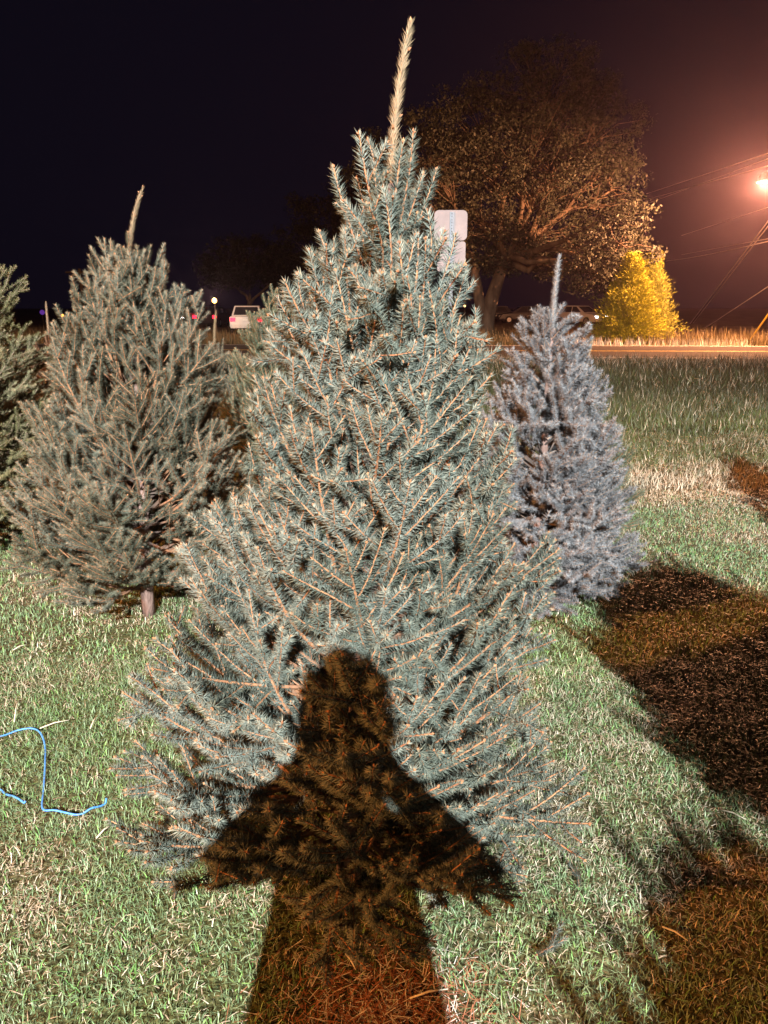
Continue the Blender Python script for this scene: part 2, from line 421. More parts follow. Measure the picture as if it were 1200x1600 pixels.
def conifer(name, label, cat, loc, height, crown_top, prof, n, kind, needle, twig='twig', lean=(0, 0), leader_bend=.1,
            seed=1, group=None, elev=(-6, 66), bottom=.14, gaps=(), rz=0, trunk_r=.035, leader=True, az=None, inner=.3, tier=0):
    """prof: [(height, radius)]; branch tips are spread evenly over that outline"""
    rg = np.random.default_rng(seed)
    root = empty(name, loc, rz); tag(root, label, cat, group)
    def axis(z): return Vector((lean[0] * z, lean[1] * z, z))
    tr = MB(); zs = np.linspace(0, crown_top, 9)
    tr.tube([axis(z) + Vector((rg.normal() * .004, rg.normal() * .004, 0)) for z in zs],
            [trunk_r * (1 - .80 * z / crown_top) for z in zs], 10)
    tr.build('trunk', M['bark'], root, True)
    if leader:
        w, f = leader_mesh(height - crown_top, kind, leader_bend)
        o = link('leader', w, root); set_mat(o, M[twig]); o.location = axis(crown_top)
        o.rotation_euler = (0, 0, 0)
        q = link('needles', f, o); set_mat(q, M['needle_leader'] if kind == 'spruce' else M[needle]); q['kind'] = 'stuff'
    hz = np.array([p[0] for p in prof]); hr = np.array([p[1] for p in prof])
    zz = np.linspace(hz[0], hz[-1], 400); w = np.interp(zz, hz, hr) + .05 + .16 * (zz > .82 * hz[-1]); cw = np.cumsum(w) / w.sum()
    for i in range(n):
        zt = float(np.interp((i + rg.random()) / n, cw, zz))
        if tier and zt < .70 * hz[-1]: zt = hz[0] + tier * (round((zt - hz[0]) / tier) + rg.normal() * .10)
        phi = i * 2.39996 + rg.normal() * .25
        if az is not None: phi = az[0] + (az[1] - az[0]) * rg.random()
        f = zt / hz[-1]
        Rr = float(np.interp(zt, hz, hr)) * (.86 + .2 * rg.random())
        if rg.random() < inner: Rr *= .60 + .3 * rg.random()
        if any(abs(zt - g[0]) < g[2] and abs((phi - g[1] + math.pi) % (2 * math.pi) - math.pi) < g[3] for g in gaps): continue
        el = R(elev[0] + (elev[1] - elev[0]) * f ** 1.15 + rg.normal() * 6)
        z0 = zt - Rr * math.tan(el)
        if z0 > crown_top - .02: z0 = crown_top - .02 - .06 * rg.random()
        if z0 < bottom: z0 = bottom + .12 * rg.random()
        el = math.atan2(zt - z0, Rr); L = math.hypot(zt - z0, Rr)
        el -= .18 * (1 - f) * .5                                  # branches curl upwards towards the tip
        bk = 'shoot' if kind == 'spruce' and f > .80 and L < .38 and rg.random() < .8 else kind
        size = min([s for (k, s) in LIB if k == bk], key=lambda s: abs(math.log(s / L)))
        vw, vn = LIB[bk, size][int(rg.integers(len(LIB[bk, size])))]
        sc = L / size
        o = link('branch', vw, root); set_mat(o, M[twig + '_old'] if size > .4 else M[twig])
        o.location = axis(z0)
        d = Vector((math.cos(phi) * math.cos(el), math.sin(phi) * math.cos(el), math.sin(el)))
        X = d; Y = Vector((0, 0, 1)).cross(X).normalized(); Z = X.cross(Y)
        rot = Matrix((X, Y, Z)).transposed().to_4x4() @ Matrix.Rotation(rg.normal() * .3, 4, 'X')
        o.rotation_euler = rot.to_euler(); o.scale = (sc, sc * (1 if rg.random() < .5 else -1), sc)
        q = link('needles', vn, o); set_mat(q, M[needle]); q['kind'] = 'stuff'
    return root

SPR = 'cut spruces standing on the lawn'
big = conifer('spruce_tree', 'big grey green spruce in the foreground with a tall straight leader', 'christmas tree',
    (-.10, 1.76, 0), 2.10, 1.80,
    [(.10, .40), (.18, .54), (.30, .60), (.5, .60), (.75, .555), (1.0, .49), (1.25, .41), (1.5, .315), (1.65, .24), (1.76, .17), (1.90, .105)],
    235, 'spruce', 'needle_main', lean=(.065, 0), leader_bend=.12, seed=14, group=SPR, inner=.36, elev=(0, 70), gaps=[(.80, -1.75, .04, .15), (.33, -1.95, .08, .2)])
left = conifer('spruce_tree', 'wide dry green spruce on the left with a thin bent leader', 'christmas tree',
    (-1.22, 3.72, 0), 2.06, 1.72,
    [(.12, .60), (.3, .76), (.5, .76), (.75, .70), (1.0, .66), (1.3, .57), (1.55, .45), (1.72, .32), (1.86, .18)],
    155, 'spruce', 'needle_left', lean=(.03, 0), leader_bend=.25, seed=23, group=SPR, gaps=[(1.35, -1.35, .22, .5), (.55, -1.0, .12, .35)], inner=.3)
blue = conifer('spruce_tree', 'blue grey spruce on the right with short dense shoots and a stubby upright leader', 'christmas tree',
    (.76, 3.72, 0), 1.77, 1.45,
    [(.15, .40), (.28, .54), (.4, .56), (.62, .50), (.87, .42), (1.08, .34), (1.25, .28), (1.44, .19), (1.54, .09)],
    215, 'blue', 'needle_blue', 'twig_pale', lean=(.02, 0), leader_bend=.05, seed=31, group=SPR, elev=(4, 50), inner=.30, tier=.135)
conifer('spruce_tree', 'small yellow green spruce showing behind the right flank of the blue grey spruce', 'christmas tree',
    (1.22, 4.75, 0), 1.36, 1.02, [(.2, .45), (.45, .48), (.7, .38), (.95, .2), (1.05, .08)],
    70, 'spruce', 'needle_back', seed=37, group=SPR, leader_bend=.1)
conifer('fir_tree', 'dark olive fir with blunt fat shoots cut by the left edge of the picture', 'christmas tree',
    (-2.78, 4.9, 0), 2.65, 2.35, [(.15, .7), (.4, .85), (.9, .8), (1.3, .72), (1.6, .63), (1.9, .42), (2.2, .2), (2.38, .1)],
    170, 'fir', 'needle_fir', 'twig_pale', seed=41, group='cut firs standing on the lawn', elev=(-8, 60))
conifer('spruce_tree', 'dried reddish spruce with a thin upright tip behind the far left fir', 'christmas tree',
    (-3.35, 7.9, 0), 1.58, 1.30, [(.2, .5), (.5, .55), (.9, .38), (1.2, .18), (1.33, .07)],
    45, 'spruce', 'needle_red', seed=43, group=SPR, leader_bend=.02)
conifer('spruce_tree', 'pale blue spruce half hidden between the left spruce and the fir', 'christmas tree',
    (-2.45, 6.3, 0), 1.40, 1.15, [(.2, .55), (.5, .6), (.9, .42), (1.1, .22), (1.22, .08)],
    60, 'blue', 'needle_pale', 'twig_pale', seed=47, group=SPR)
conifer('spruce_tree', 'olive spruce whose upper shoots show between the left spruce and the big one', 'christmas tree',
    (-.72, 5.4, 0), 1.92, 1.62, [(.2, .6), (.5, .7), (.9, .6), (1.3, .42), (1.55, .26), (1.68, .1)],
    110, 'spruce', 'needle_back', seed=53, group=SPR, leader=False)
conifer('spruce_tree', 'green spruce behind the left one with its tip below the row of lights', 'christmas tree',
    (-1.42, 6.6, 0), 1.50, 1.22, [(.2, .6), (.5, .66), (.9, .50), (1.1, .3), (1.25, .15), (1.30, .08)],
    80, 'spruce', 'needle_left', seed=59, group=SPR)
conifer('spruce_tree', 'brown tinged spruce cut by the right edge of the picture', 'christmas tree',
    (3.28, 4.6, 0), 1.75, 1.45, [(.15, .55), (.3, .7), (.6, .66), (1.0, .45), (1.3, .25), (1.5, .08)],
    95, 'spruce', 'needle_back', seed=61, group=SPR)
# trees of the same row beside the camera: only their shadows reach the picture
ROW = 'cut spruces beside the photographer'
for x, y, h, sd, prof, lab in (
        (1.02, -1.22, 2.05, 71, [(.5, .6), (1.0, .72), (1.35, .68), (1.52, .55), (1.64, .32), (1.74, .1)], 'bushy spruce next to the photographer, its shadow in the lower right corner'),
        (1.55, .33, 2.10, 73, [(.98, .55), (1.12, .78), (1.45, .80), (1.72, .66), (1.88, .38), (2.0, .12)], 'wide spruce just outside the right edge, its shadow over the right hand lawn')):
    conifer('spruce_tree', lab, 'christmas tree', (x, y, 0), h, h - .22, prof, 190, 'spruce', 'needle_back', seed=sd, group=ROW, bottom=prof[0][0] - .1)

# ------------------------------------------------------------------ lawn
def vnoise(x, y, s, seed):
    rg = np.random.default_rng(seed); G = rg.random((64, 64))
    u = x * s + 1000.3; v = y * s + 1000.7
    i = np.floor(u).astype(int); j = np.floor(v).astype(int); a = u - i; b = v - j
    a = a * a * (3 - 2 * a); b = b * b * (3 - 2 * b)
    g = lambda p, q: G[p % 64, q % 64]
    return (g(i, j) * (1 - a) + g(i+1, j) * a) * (1 - b) + (g(i, j+1) * (1 - a) + g(i+1, j+1) * a) * b
def fbm(x, y, s, seed): return .5 * vnoise(x, y, s, seed) + .3 * vnoise(x, y, s * 2.1, seed + 1) + .2 * vnoise(x, y, s * 4.3, seed + 2)

PATCH = [(.0, 1.36, .20, .18)]                        # bare spot with needles: x, y, rx, ry
def blades(y0, y1, dens, h, w, segs, seed, xlim=None, dryfun=None, flat=.35, ht=None):
    rg = np.random.default_rng(seed)
    wmax = .5 * (.966 * y1 + .4) + 1.0
    N = int((y1 - y0) * 2 * wmax * dens)
    x = (rg.random(N) * 2 - 1) * wmax; y = y0 + (y1 - y0) * rg.random(N)
    k = np.abs(x) < .5 * (.966 * y + .4) + 1.0
    if xlim is not None: k &= (x > xlim[0]) & (x < xlim[1])
    k &= y < 23.2 - .055 * x
    for cx, cy, rx, ry in PATCH:
        q = ((x - cx) / rx) ** 2 + ((y - cy) / ry) ** 2 + .8 * (fbm(x, y, 9, 5) - .5)
        k &= (q > 1) | (rg.random(N) < .18)
    clump = fbm(x, y, 14 if y0 < 6 else 4, 21)
    k &= rg.random(N) < .35 + 1.1 * clump
    x = x[k]; y = y[k]; N = len(x); clump = clump[k]
    dry = np.clip(.29 + 1.5 * (fbm(x, y, 2.2, 3) - .5) + .9 * (fbm(x, y, 12, 13) - .5), .05, .95)
    if dryfun is not None: dry = dryfun(x, y, dry)
    isdry = rg.random(N) < dry
    lie = (rg.random(N) < flat) | (isdry & (rg.random(N) < .35))
    az = rg.random(N) * 2 * math.pi
    lean = np.where(lie, 1.25 + .25 * rg.random(N), .25 + (.65 if y0 < 6 else 1.0) * rg.random(N))
    H = (h[0] + (h[1] - h[0]) * rg.random(N) ** 1.6) * (.7 + .6 * clump)
    if ht is not None: H *= ht(x, y)
    W = w * (.6 + .8 * rg.random(N))
    dx, dy = np.cos(az), np.sin(az); fa = rg.random(N) * math.pi; sx, sy = np.cos(fa), np.sin(fa)
    z0 = np.where(lie, .004 + .02 * rg.random(N), -.002)
    base = np.stack([x, y, z0], 1); side = np.stack([sx * W / 2, sy * W / 2, 0 * W], 1)
    up1 = np.stack([dx * np.sin(lean * .6), dy * np.sin(lean * .6), np.cos(lean * .6) * np.where(lie, .25, 1)], 1)
    up2 = np.stack([dx * np.sin(lean * 1.25), dy * np.sin(lean * 1.25), np.cos(lean * 1.25) * np.where(lie, .3, 1)], 1)
    hue = rg.random(N)
    green = np.stack([.095 + .11 * hue, .150 + .11 * hue, .065 + .075 * hue], 1)
    fresh = rg.random(N) < .15; green[fresh] *= np.array([1.0, 1.4, .8])
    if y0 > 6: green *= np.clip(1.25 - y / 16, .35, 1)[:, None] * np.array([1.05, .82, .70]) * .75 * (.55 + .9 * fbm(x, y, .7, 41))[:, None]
    straw = np.stack([.36 + .22 * hue, .29 + .19 * hue, .205 + .16 * hue], 1)
    brown = rg.random(N) < .3; straw[brown] *= np.array([.55, .45, .38])
    col = np.where(isdry[:, None], straw, green)
    col4 = np.concatenate([col, np.ones((N, 1))], 1)
    if segs == 2:
        mid = base + up1 * (H * .55)[:, None]
        tip = mid + up2 * (H * .45)[:, None]
        v = np.stack([base - side, base + side, mid + side * .8, mid - side * .8, tip], 1)
        b = (np.arange(N) * 5)[:, None]
        f = np.concatenate([b + np.array([[0, 1, 2]]), b + np.array([[0, 2, 3]]), b + np.array([[3, 2, 4]])])
        return v.reshape(-1, 3), f, np.repeat(col4, 5, 0)
    tip = base + up1 * H[:, None]
    v = np.stack([base - side, base + side, tip], 1); b = (np.arange(N) * 3)[:, None]
    return v.reshape(-1, 3), b + np.array([[0, 1, 2]]), np.repeat(col4, 3, 0)
def dry_mid(x, y, d):
    band = np.exp(-((y - 7.0 + .12 * x + .8 * (fbm(x, y, .8, 9) - .5)) / .95) ** 2)
    near = np.exp(-((y - 5.6) / .35) ** 2)
    return np.clip(d * .7 + .85 * band - .25 * near, .04, .95)
def dry_far(x, y, d): return np.clip(d * .35 + .5 * np.clip((y - 18) / 5, 0, 1), .03, .8)
def lawn():
    parts = [blades(.75, 3.2, 24000, (.010, .042), .0024, 2, 1, flat=.40),
             blades(3.2, 6.5, 9000, (.014, .042), .0040, 2, 2, dryfun=lambda x, y, d: dry_mid(x, y, d) if False else np.where(y > 5.2, dry_mid(x, y, d), d)),
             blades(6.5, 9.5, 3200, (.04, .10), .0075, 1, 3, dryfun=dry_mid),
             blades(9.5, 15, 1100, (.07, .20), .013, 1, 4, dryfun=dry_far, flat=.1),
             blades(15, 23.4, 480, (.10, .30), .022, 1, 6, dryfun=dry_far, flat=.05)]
    for nm, sel, lab in (('lawn_grass', parts, None),):
        off = 0; V = []; F = []; T = []
        for v, f, c in sel:
            V.append(v); F.append(f + off); T.append(c); off += len(v)
        o = link(nm, np_mesh(nm, np.concatenate(V), np.concatenate(F), np.concatenate(T)), None, M['grass'])
        tag(o, 'patchy mown lawn of green blades and dry straw under the trees', 'grass', kind='stuff')
lawn()
def verge():
    """tall dry weeds along the far side of the road"""
    rg = np.random.default_rng(77); N = 26000
    x = -26 + 60 * rg.random(N); y = 31.8 - .055 * x + 9.5 * rg.random(N) ** 1.7
    first = y < 32.5 - .055 * x
    cl = fbm(x, y, .9, 31); k = rg.random(N) < .25 + 1.2 * cl
    x, y, first, cl = x[k], y[k], first[k], cl[k]; N = len(x)
    H = np.where(first, .18 + .25 * rg.random(N), (.15 + .60 * rg.random(N) ** 1.5) * (.3 + 1.2 * cl))
    az = rg.random(N) * 6.283; ln = .45 * rg.random(N); W = .018 + .025 * rg.random(N)
    base = np.stack([x, y, 0 * x], 1); sd = np.stack([W / 2 * np.cos(az + 1), W / 2 * np.sin(az + 1), 0 * W], 1)
    tip = base + np.stack([np.cos(az) * np.sin(ln), np.sin(az) * np.sin(ln), np.cos(ln)], 1) * H[:, None]
    v = np.stack([base - sd, base + sd, tip], 1).reshape(-1, 3); f = (np.arange(N) * 3)[:, None] + np.array([[0, 1, 2]])
    h = rg.random(N)
    c = np.stack([.07 + .10 * h, .055 + .08 * h, .025 + .04 * h, np.ones(N)], 1)
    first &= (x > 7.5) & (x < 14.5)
    c[first, :3] = np.stack([.62 + .2 * h, .60 + .2 * h, .54 + .2 * h], 1)[first]  # lit stretch of the verge painted in as pale blades
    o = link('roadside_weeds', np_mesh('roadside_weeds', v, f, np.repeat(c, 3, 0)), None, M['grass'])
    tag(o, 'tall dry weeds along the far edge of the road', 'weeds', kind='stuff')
verge()
def litter():
    rg = np.random.default_rng(5); N = 2600
    x = .0 + rg.normal(size=N) * .12; y = 1.36 + rg.normal(size=N) * .11
    az = rg.random(N) * 6.283; L = .018 + .03 * rg.random(N); W = .0016; z = .004 + .022 * rg.random(N) ** 2
    d = np.stack([np.cos(az), np.sin(az), rg.normal(size=N) * .3], 1) * (L / 2)[:, None]
    sd = np.stack([-np.sin(az), np.cos(az), 0 * az], 1) * W / 2
    c0 = np.stack([x, y, z], 1)
    v = np.stack([c0 - d - sd, c0 - d + sd, c0 + d + sd, c0 + d - sd], 1).reshape(-1, 3)
    v[:, 2] = np.maximum(v[:, 2], .003)
    f = (np.arange(N) * 4)[:, None] + np.array([[0, 1, 2, 3]])
    h = rg.random(N); pale = rg.random(N) < .3
    c = np.where(pale[:, None], np.stack([.45 + .2*h, .38 + .2*h, .33 + .18*h], 1), np.stack([.20 + .12*h, .075 + .05*h, .04 + .03*h], 1))
    c = np.concatenate([c, np.ones((N, 1))], 1)
    o = link('needle_litter', np_mesh('needle_litter', v, f, np.repeat(c, 4, 0)), None, M['litter'])
    tag(o, 'patch of fallen rust red needles on bare soil in front of the big spruce', 'needles', kind='stuff')
litter()

# fallen sprigs, straws and blue twine on the grass
M['twine'] = mat_noise('blue_twine', (.04, .15, .45), (.10, .30, .70), 160, .45, .4)
M['straw'] = mat_noise('straw', (.42, .34, .24), (.62, .54, .42), 30, .7, .2)
def twine(pix, label, zs=None, r=.0032):
    pts = [ground_at(px, py, .035) for px, py in pix]
    # smooth the path
    out = []
    for i in range(len(pts) - 1):
        p0, p1, p2, p3 = pts[max(i-1, 0)], pts[i], pts[i+1], pts[min(i+2, len(pts)-1)]
        for k in range(6):
            t = k / 6
            q = .5 * ((2*p1) + (-p0+p2)*t + (2*p0-5*p1+4*p2-p3)*t*t + (-p0+3*p1-3*p2+p3)*t**3)
            q.z = .019 + .005 * math.sin(len(out) * .45 + 1.3 * math.sin(len(out) * .21)); out.append(q)
    q = pts[-1].copy(); q.z = .03; out.append(q)
    m = MB(); m.tube(out, r, 6)
    tag(m.build('twine', M['twine'], None, True), label, 'twine', 'blue twine on the lawn')
twine([(-60, 1165), (0, 1143), (30, 1134), (55, 1135), (68, 1152), (70, 1185), (67, 1225), (66, 1258), (85, 1261), (118, 1264), (145, 1257), (166, 1245)],
      'long blue twine looping across the grass at the left edge')
twine([(-30, 1215), (0, 1226), (8, 1234), (22, 1240), (39, 1250)], 'short blue twine end lying below the long loop')
twine([(384, 1158), (392, 1172), (400, 1178), (412, 1168)], 'blue twine knot seen through the lower branches of the big spruce')
sprig_w, sprig_n = LIB['spruce', .13][0]
for px, py, rz, label, sc in ((905, 1385, 1.4, 'fallen spruce sprig on the grass at the edge of the right hand shadow', .55),
                              (838, 1492, .5, 'fallen spruce sprig lying lower right of the needle patch', .75),
                              (272, 1405, 1.7, 'fallen blue green sprig on the grass below the left branches', .45)):
    o = link('sprig', sprig_w); set_mat(o, M['twig']); o.location = ground_at(px, py, .03); o.rotation_euler = (0, 0, rz); o.scale = (sc,) * 3
    tag(o, label, 'sprig', 'fallen spruce sprigs')
    q = link('needles', sprig_n, o); set_mat(q, M['needle_main']); q['kind'] = 'stuff'
straws = [((22, 1128), (29, 1088)), ((62, 1138), (108, 1125)), ((141, 1138), (152, 1118)), ((20, 1016), (42, 1007)), ((150, 1310), (175, 1288)),
          ((1035, 1448), (1075, 1470)), ((1125, 1265), (1165, 1280)), ((640, 1560), (700, 1545)), ((540, 1490), (556, 1515))]
words = ['pale straw standing above the blue loop', 'pale straw lying right of the blue loop', 'pale straw close to the left branch tips',
         'short pale straw below the left spruce', 'tan straw under the left branches of the big spruce', 'pale straw in the lower right shadow',
         'pale straw in the lit strip between the right hand shadows', 'pale straw on the right of the needle patch', 'grey twig at the left of the needle patch']
for (a, b), wd in zip(straws, words):
    m = MB(); p, q = ground_at(*a, .032), ground_at(*b, .04)
    m.tube([p, p.lerp(q, .5) + Vector((0, 0, .006)), q], [.0022, .0026, .0014], 5)
    tag(m.build('straw', M['straw'], None, True), wd, 'straw', 'loose straws on the lawn')

# the bare stump end of the blue spruce with its cut branch stubs
def blue_stump():
    m = MB(); m.tube([(0, 0, 0), (-.01, -.01, .12), (.0, 0, .26)], [.052, .046, .038], 12)
    o = m.build('stump_bark', M['bark'], blue, True)
    for an, z, l in ((-2.2, .19, .07), (-1.2, .05, .09), (-.4, .03, .12), (2.8, .12, .06)):
        s = MB(); d = Vector((math.cos(an), math.sin(an), .25))
        s.tube([Vector((0, 0, z)) + d * .035, Vector((0, 0, z)) + d * (.035 + l)], [.017, .014], 8)
        s.build('branch_stub', M['cutwood'], blue)
blue_stump()
# ------------------------------------------------------------------ background trees
def leaf_cloud(centres, radii, per, size, seed, squash=.75):
    rg = np.random.default_rng(seed); V = []; T = []
    for (c, r) in zip(centres, radii):
        n = int(per * (.6 + .8 * rg.random()))
        d = rg.normal(size=(n, 3)); d /= np.linalg.norm(d, axis=1, keepdims=True)
        p = np.array(c) + d * (r * rg.random(n) ** .45)[:, None] * np.array([1, 1, squash])
        a = rg.normal(size=(n, 3)); a /= np.linalg.norm(a, axis=1, keepdims=True)
        b = np.cross(a, rg.normal(size=(n, 3))); b /= np.linalg.norm(b, axis=1, keepdims=True)
        s = size * (.6 + .8 * rg.random(n))[:, None]
        V.append(np.stack([p - a * s, p + b * s * .5, p + a * s, p - b * s * .5], 1).reshape(-1, 3))
        T.append(np.repeat(rg.random(n) * .7 + .3 * rg.random(), 4))
    v = np.concatenate(V); f = (np.arange(len(v) // 4) * 4)[:, None] + np.array([[0, 1, 2, 3]])
    return np_mesh('leaves', v, f, np.clip(np.concatenate(T), 0, 1))
def limb(m, a, b, r0, r1, rg, sag=.0, n=7):
    a, b = Vector(a), Vector(b); L = (b - a).length; pts = []
    for i in range(n):
        t = i / (n - 1); p = a.lerp(b, t)
        if 0 < i < n - 1: p += Vector(rg.normal(size=3)) * L * .035
        p.z += sag * L * math.sin(math.pi * t); pts.append(p)
    m.tube(pts, [r0 + (r1 - r0) * (i / (n-1)) for i in range(n)], 7)
    return pts
def broad_tree(name, label, Y, base_px, fork_px, lobes, leafmat, barkmat, nclump, per, size, seed, group=None, trunk_r=.45, second=None, crad=(.45, .95)):
    rg = np.random.default_rng(seed)
    k = Y / FPX * 1.0
    base = at_dist(*base_px, Y); base.z = 0
    root = empty(name, base); tag(root, label, 'tree', group)
    loc = lambda px, py, dy=0: at_dist(px, py, Y) - base + Vector((0, dy, 0))
    fork = loc(*fork_px); f2 = loc(*second) if second else None
    def stem(top, bow, r0, r1):
        m = MB(); pts = []
        for i in range(10):
            t = i / 9; p = Vector((0, 0, -.05)).lerp(top, t); p.x += bow * math.sin(math.pi * t); pts.append(p)
        m.tube(pts, [(r0 + (r1 - r0) * t + .35 * r0 * max(0, 1 - 5 * t) ** 2) for t in [i / 9 for i in range(10)]], 12)
        return m.build('trunk', barkmat, root, True)
    stem(fork, -.12 if second else .05, trunk_r, trunk_r * .5)
    if second: stem(f2, .10, trunk_r * .75, trunk_r * .4)
    area = [l[2] * l[3] for l in lobes]; tot = sum(area); cs = []; rs = []
    for (cx, cy, rx, ry), ar in zip(lobes, area):
        n = max(4, int(nclump * ar / tot)); dep = .8 * rx * k
        cpos = loc(cx, cy, float(rg.normal()) * .4)
        if second and cx > 880 and cy > 330: cpos *= 1 - 5.0 / Y; cpos.y -= 5.0
        start = fork if not second or cx > 740 else f2
        bm_ = MB(); main = limb(bm_, start - Vector((0, 0, .25)), cpos, trunk_r * .40, trunk_r * .09, rg, .05)
        for i in range(n):
            d = rg.normal(size=3); d /= np.linalg.norm(d)
            if d[2] < -.5: d[2] *= .6
            r = .45 + .6 * rg.random() ** .6
            p = cpos + Vector((d[0] * rx * k * r, d[1] * dep * r, d[2] * ry * k * r))
            cs.append(p); rs.append((crad[0] + (crad[1] - crad[0]) * rg.random()))
            if rg.random() < .55:
                limb(bm_, main[int(rg.integers(3, 7))], p, trunk_r * .075, trunk_r * .02, rg, .05, 5)
        bm_.build('limb', barkmat, root, True)
    cr = link('crown', leaf_cloud(cs, rs, per, size, seed + 1), root, leafmat); cr['kind'] = 'stuff'
    return root
oak = broad_tree('oak_tree', 'huge spreading oak across the road with one flank lit orange', 42, (755, 515), (792, 400),
    [(850, 165, 105, 80), (760, 215, 90, 75), (930, 215, 70, 85), (670, 255, 85, 75), (860, 270, 110, 70), (950, 300, 52, 60),
     (935, 378, 58, 48), (850, 365, 75, 55), (750, 345, 80, 62), (660, 345, 75, 60), (590, 260, 50, 50), (915, 425, 42, 30), (800, 408, 50, 30), (960, 405, 30, 36), (700, 400, 50, 30), (620, 400, 50, 35), (760, 400, 40, 28), (860, 415, 40, 26), (945, 430, 30, 26)],
    M['oak_leaf'], M['oak_bark'], 1050, 95, .075, 91, trunk_r=.48, second=(735, 395), crad=(.4, .9))
broad_tree('oak_tree', 'dim dark tree left of the big oak, behind the top of the big spruce', 62, (520, 505), (520, 450),
    [(520, 340, 70, 55), (580, 330, 60, 60), (480, 390, 60, 45), (550, 410, 70, 40)], M['dark_leaf'], M['oak_bark'], 240, 70, .12, 93, trunk_r=.4, crad=(.6, 1.2))
broad_tree('oak_tree', 'faint dark tree above the white car with red tail lights', 66, (385, 508), (390, 470),
    [(390, 410, 60, 40), (350, 430, 45, 30), (440, 425, 40, 35)], M['dark_leaf'], M['oak_bark'], 160, 70, .12, 95, trunk_r=.35, crad=(.6, 1.2))
def cedar(label, px, py_top, Y, rad, seed, n, tint):
    base = at_dist(px, 500, Y); base.z = 0
    top = at_dist(px, py_top, Y).z
    rg = np.random.default_rng(seed); root = empty('cedar_tree', base); tag(root, label, 'tree', 'small conifers across the road')
    t = MB(); t.tube([(0, 0, 0), (.02, 0, top * .5), (0, 0, top * .95)], [.09, .06, .015], 8); t.build('trunk', M['oak_bark'], root, True)
    V = []; T = []
    bm_ = MB()
    for i in range(n):
        z = top * (.04 + .93 * rg.random() ** 1.15); f = z / top
        Rr = rad * (1 - f) ** .80 * min(1, .7 + 2.2 * f) * (.42 + .62 * rg.random() + .35 * (rg.random() < .12)); ph = rg.random() * 6.283
        dr = np.array([math.cos(ph), math.sin(ph), .55 + .3 * rg.normal()])
        a = np.array([0, 0, max(.1, z - Rr * .5)]); b = np.array([0, 0, 0]) + dr * np.array([Rr, Rr, 0]) + np.array([0, 0, z])
        if i % 4 == 0: bm_.tube([a, (a + b) / 2, b], [.018, .012, .005], 4, False)
        m = 60
        tt = .35 + .7 * rg.random(m); c = a + (b - a) * tt[:, None] + rg.normal(size=(m, 3)) * .12
        d = (b - a) / np.linalg.norm(b - a) + rg.normal(size=(m, 3)) * .55 + np.array([0, 0, .3]); d /= np.linalg.norm(d, axis=1, keepdims=True)
        s = np.cross(d, rg.normal(size=(m, 3))); s /= np.linalg.norm(s, axis=1, keepdims=True)
        l = (.05 + .07 * rg.random(m))[:, None]
        V.append(np.stack([c - d * l, c + s * .012, c + d * l, c - s * .012], 1).reshape(-1, 3)); T.append(np.repeat(tint * (.3 + .7 * rg.random(m)), 4))
    bm_.build('limbs', M['oak_bark'], root)
    v = np.concatenate(V); f = (np.arange(len(v) // 4) * 4)[:, None] + np.array([[0, 1, 2, 3]])
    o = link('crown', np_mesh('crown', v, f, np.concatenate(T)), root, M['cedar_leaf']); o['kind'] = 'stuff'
cedar('bushy yellow lit conifer by the road under the street light', 982, 398, 34.0, 1.75, 101, 900, 1.0)
cedar('dimmer olive conifer just behind the yellow lit one', 1014, 396, 36.5, 1.5, 103, 420, .6)

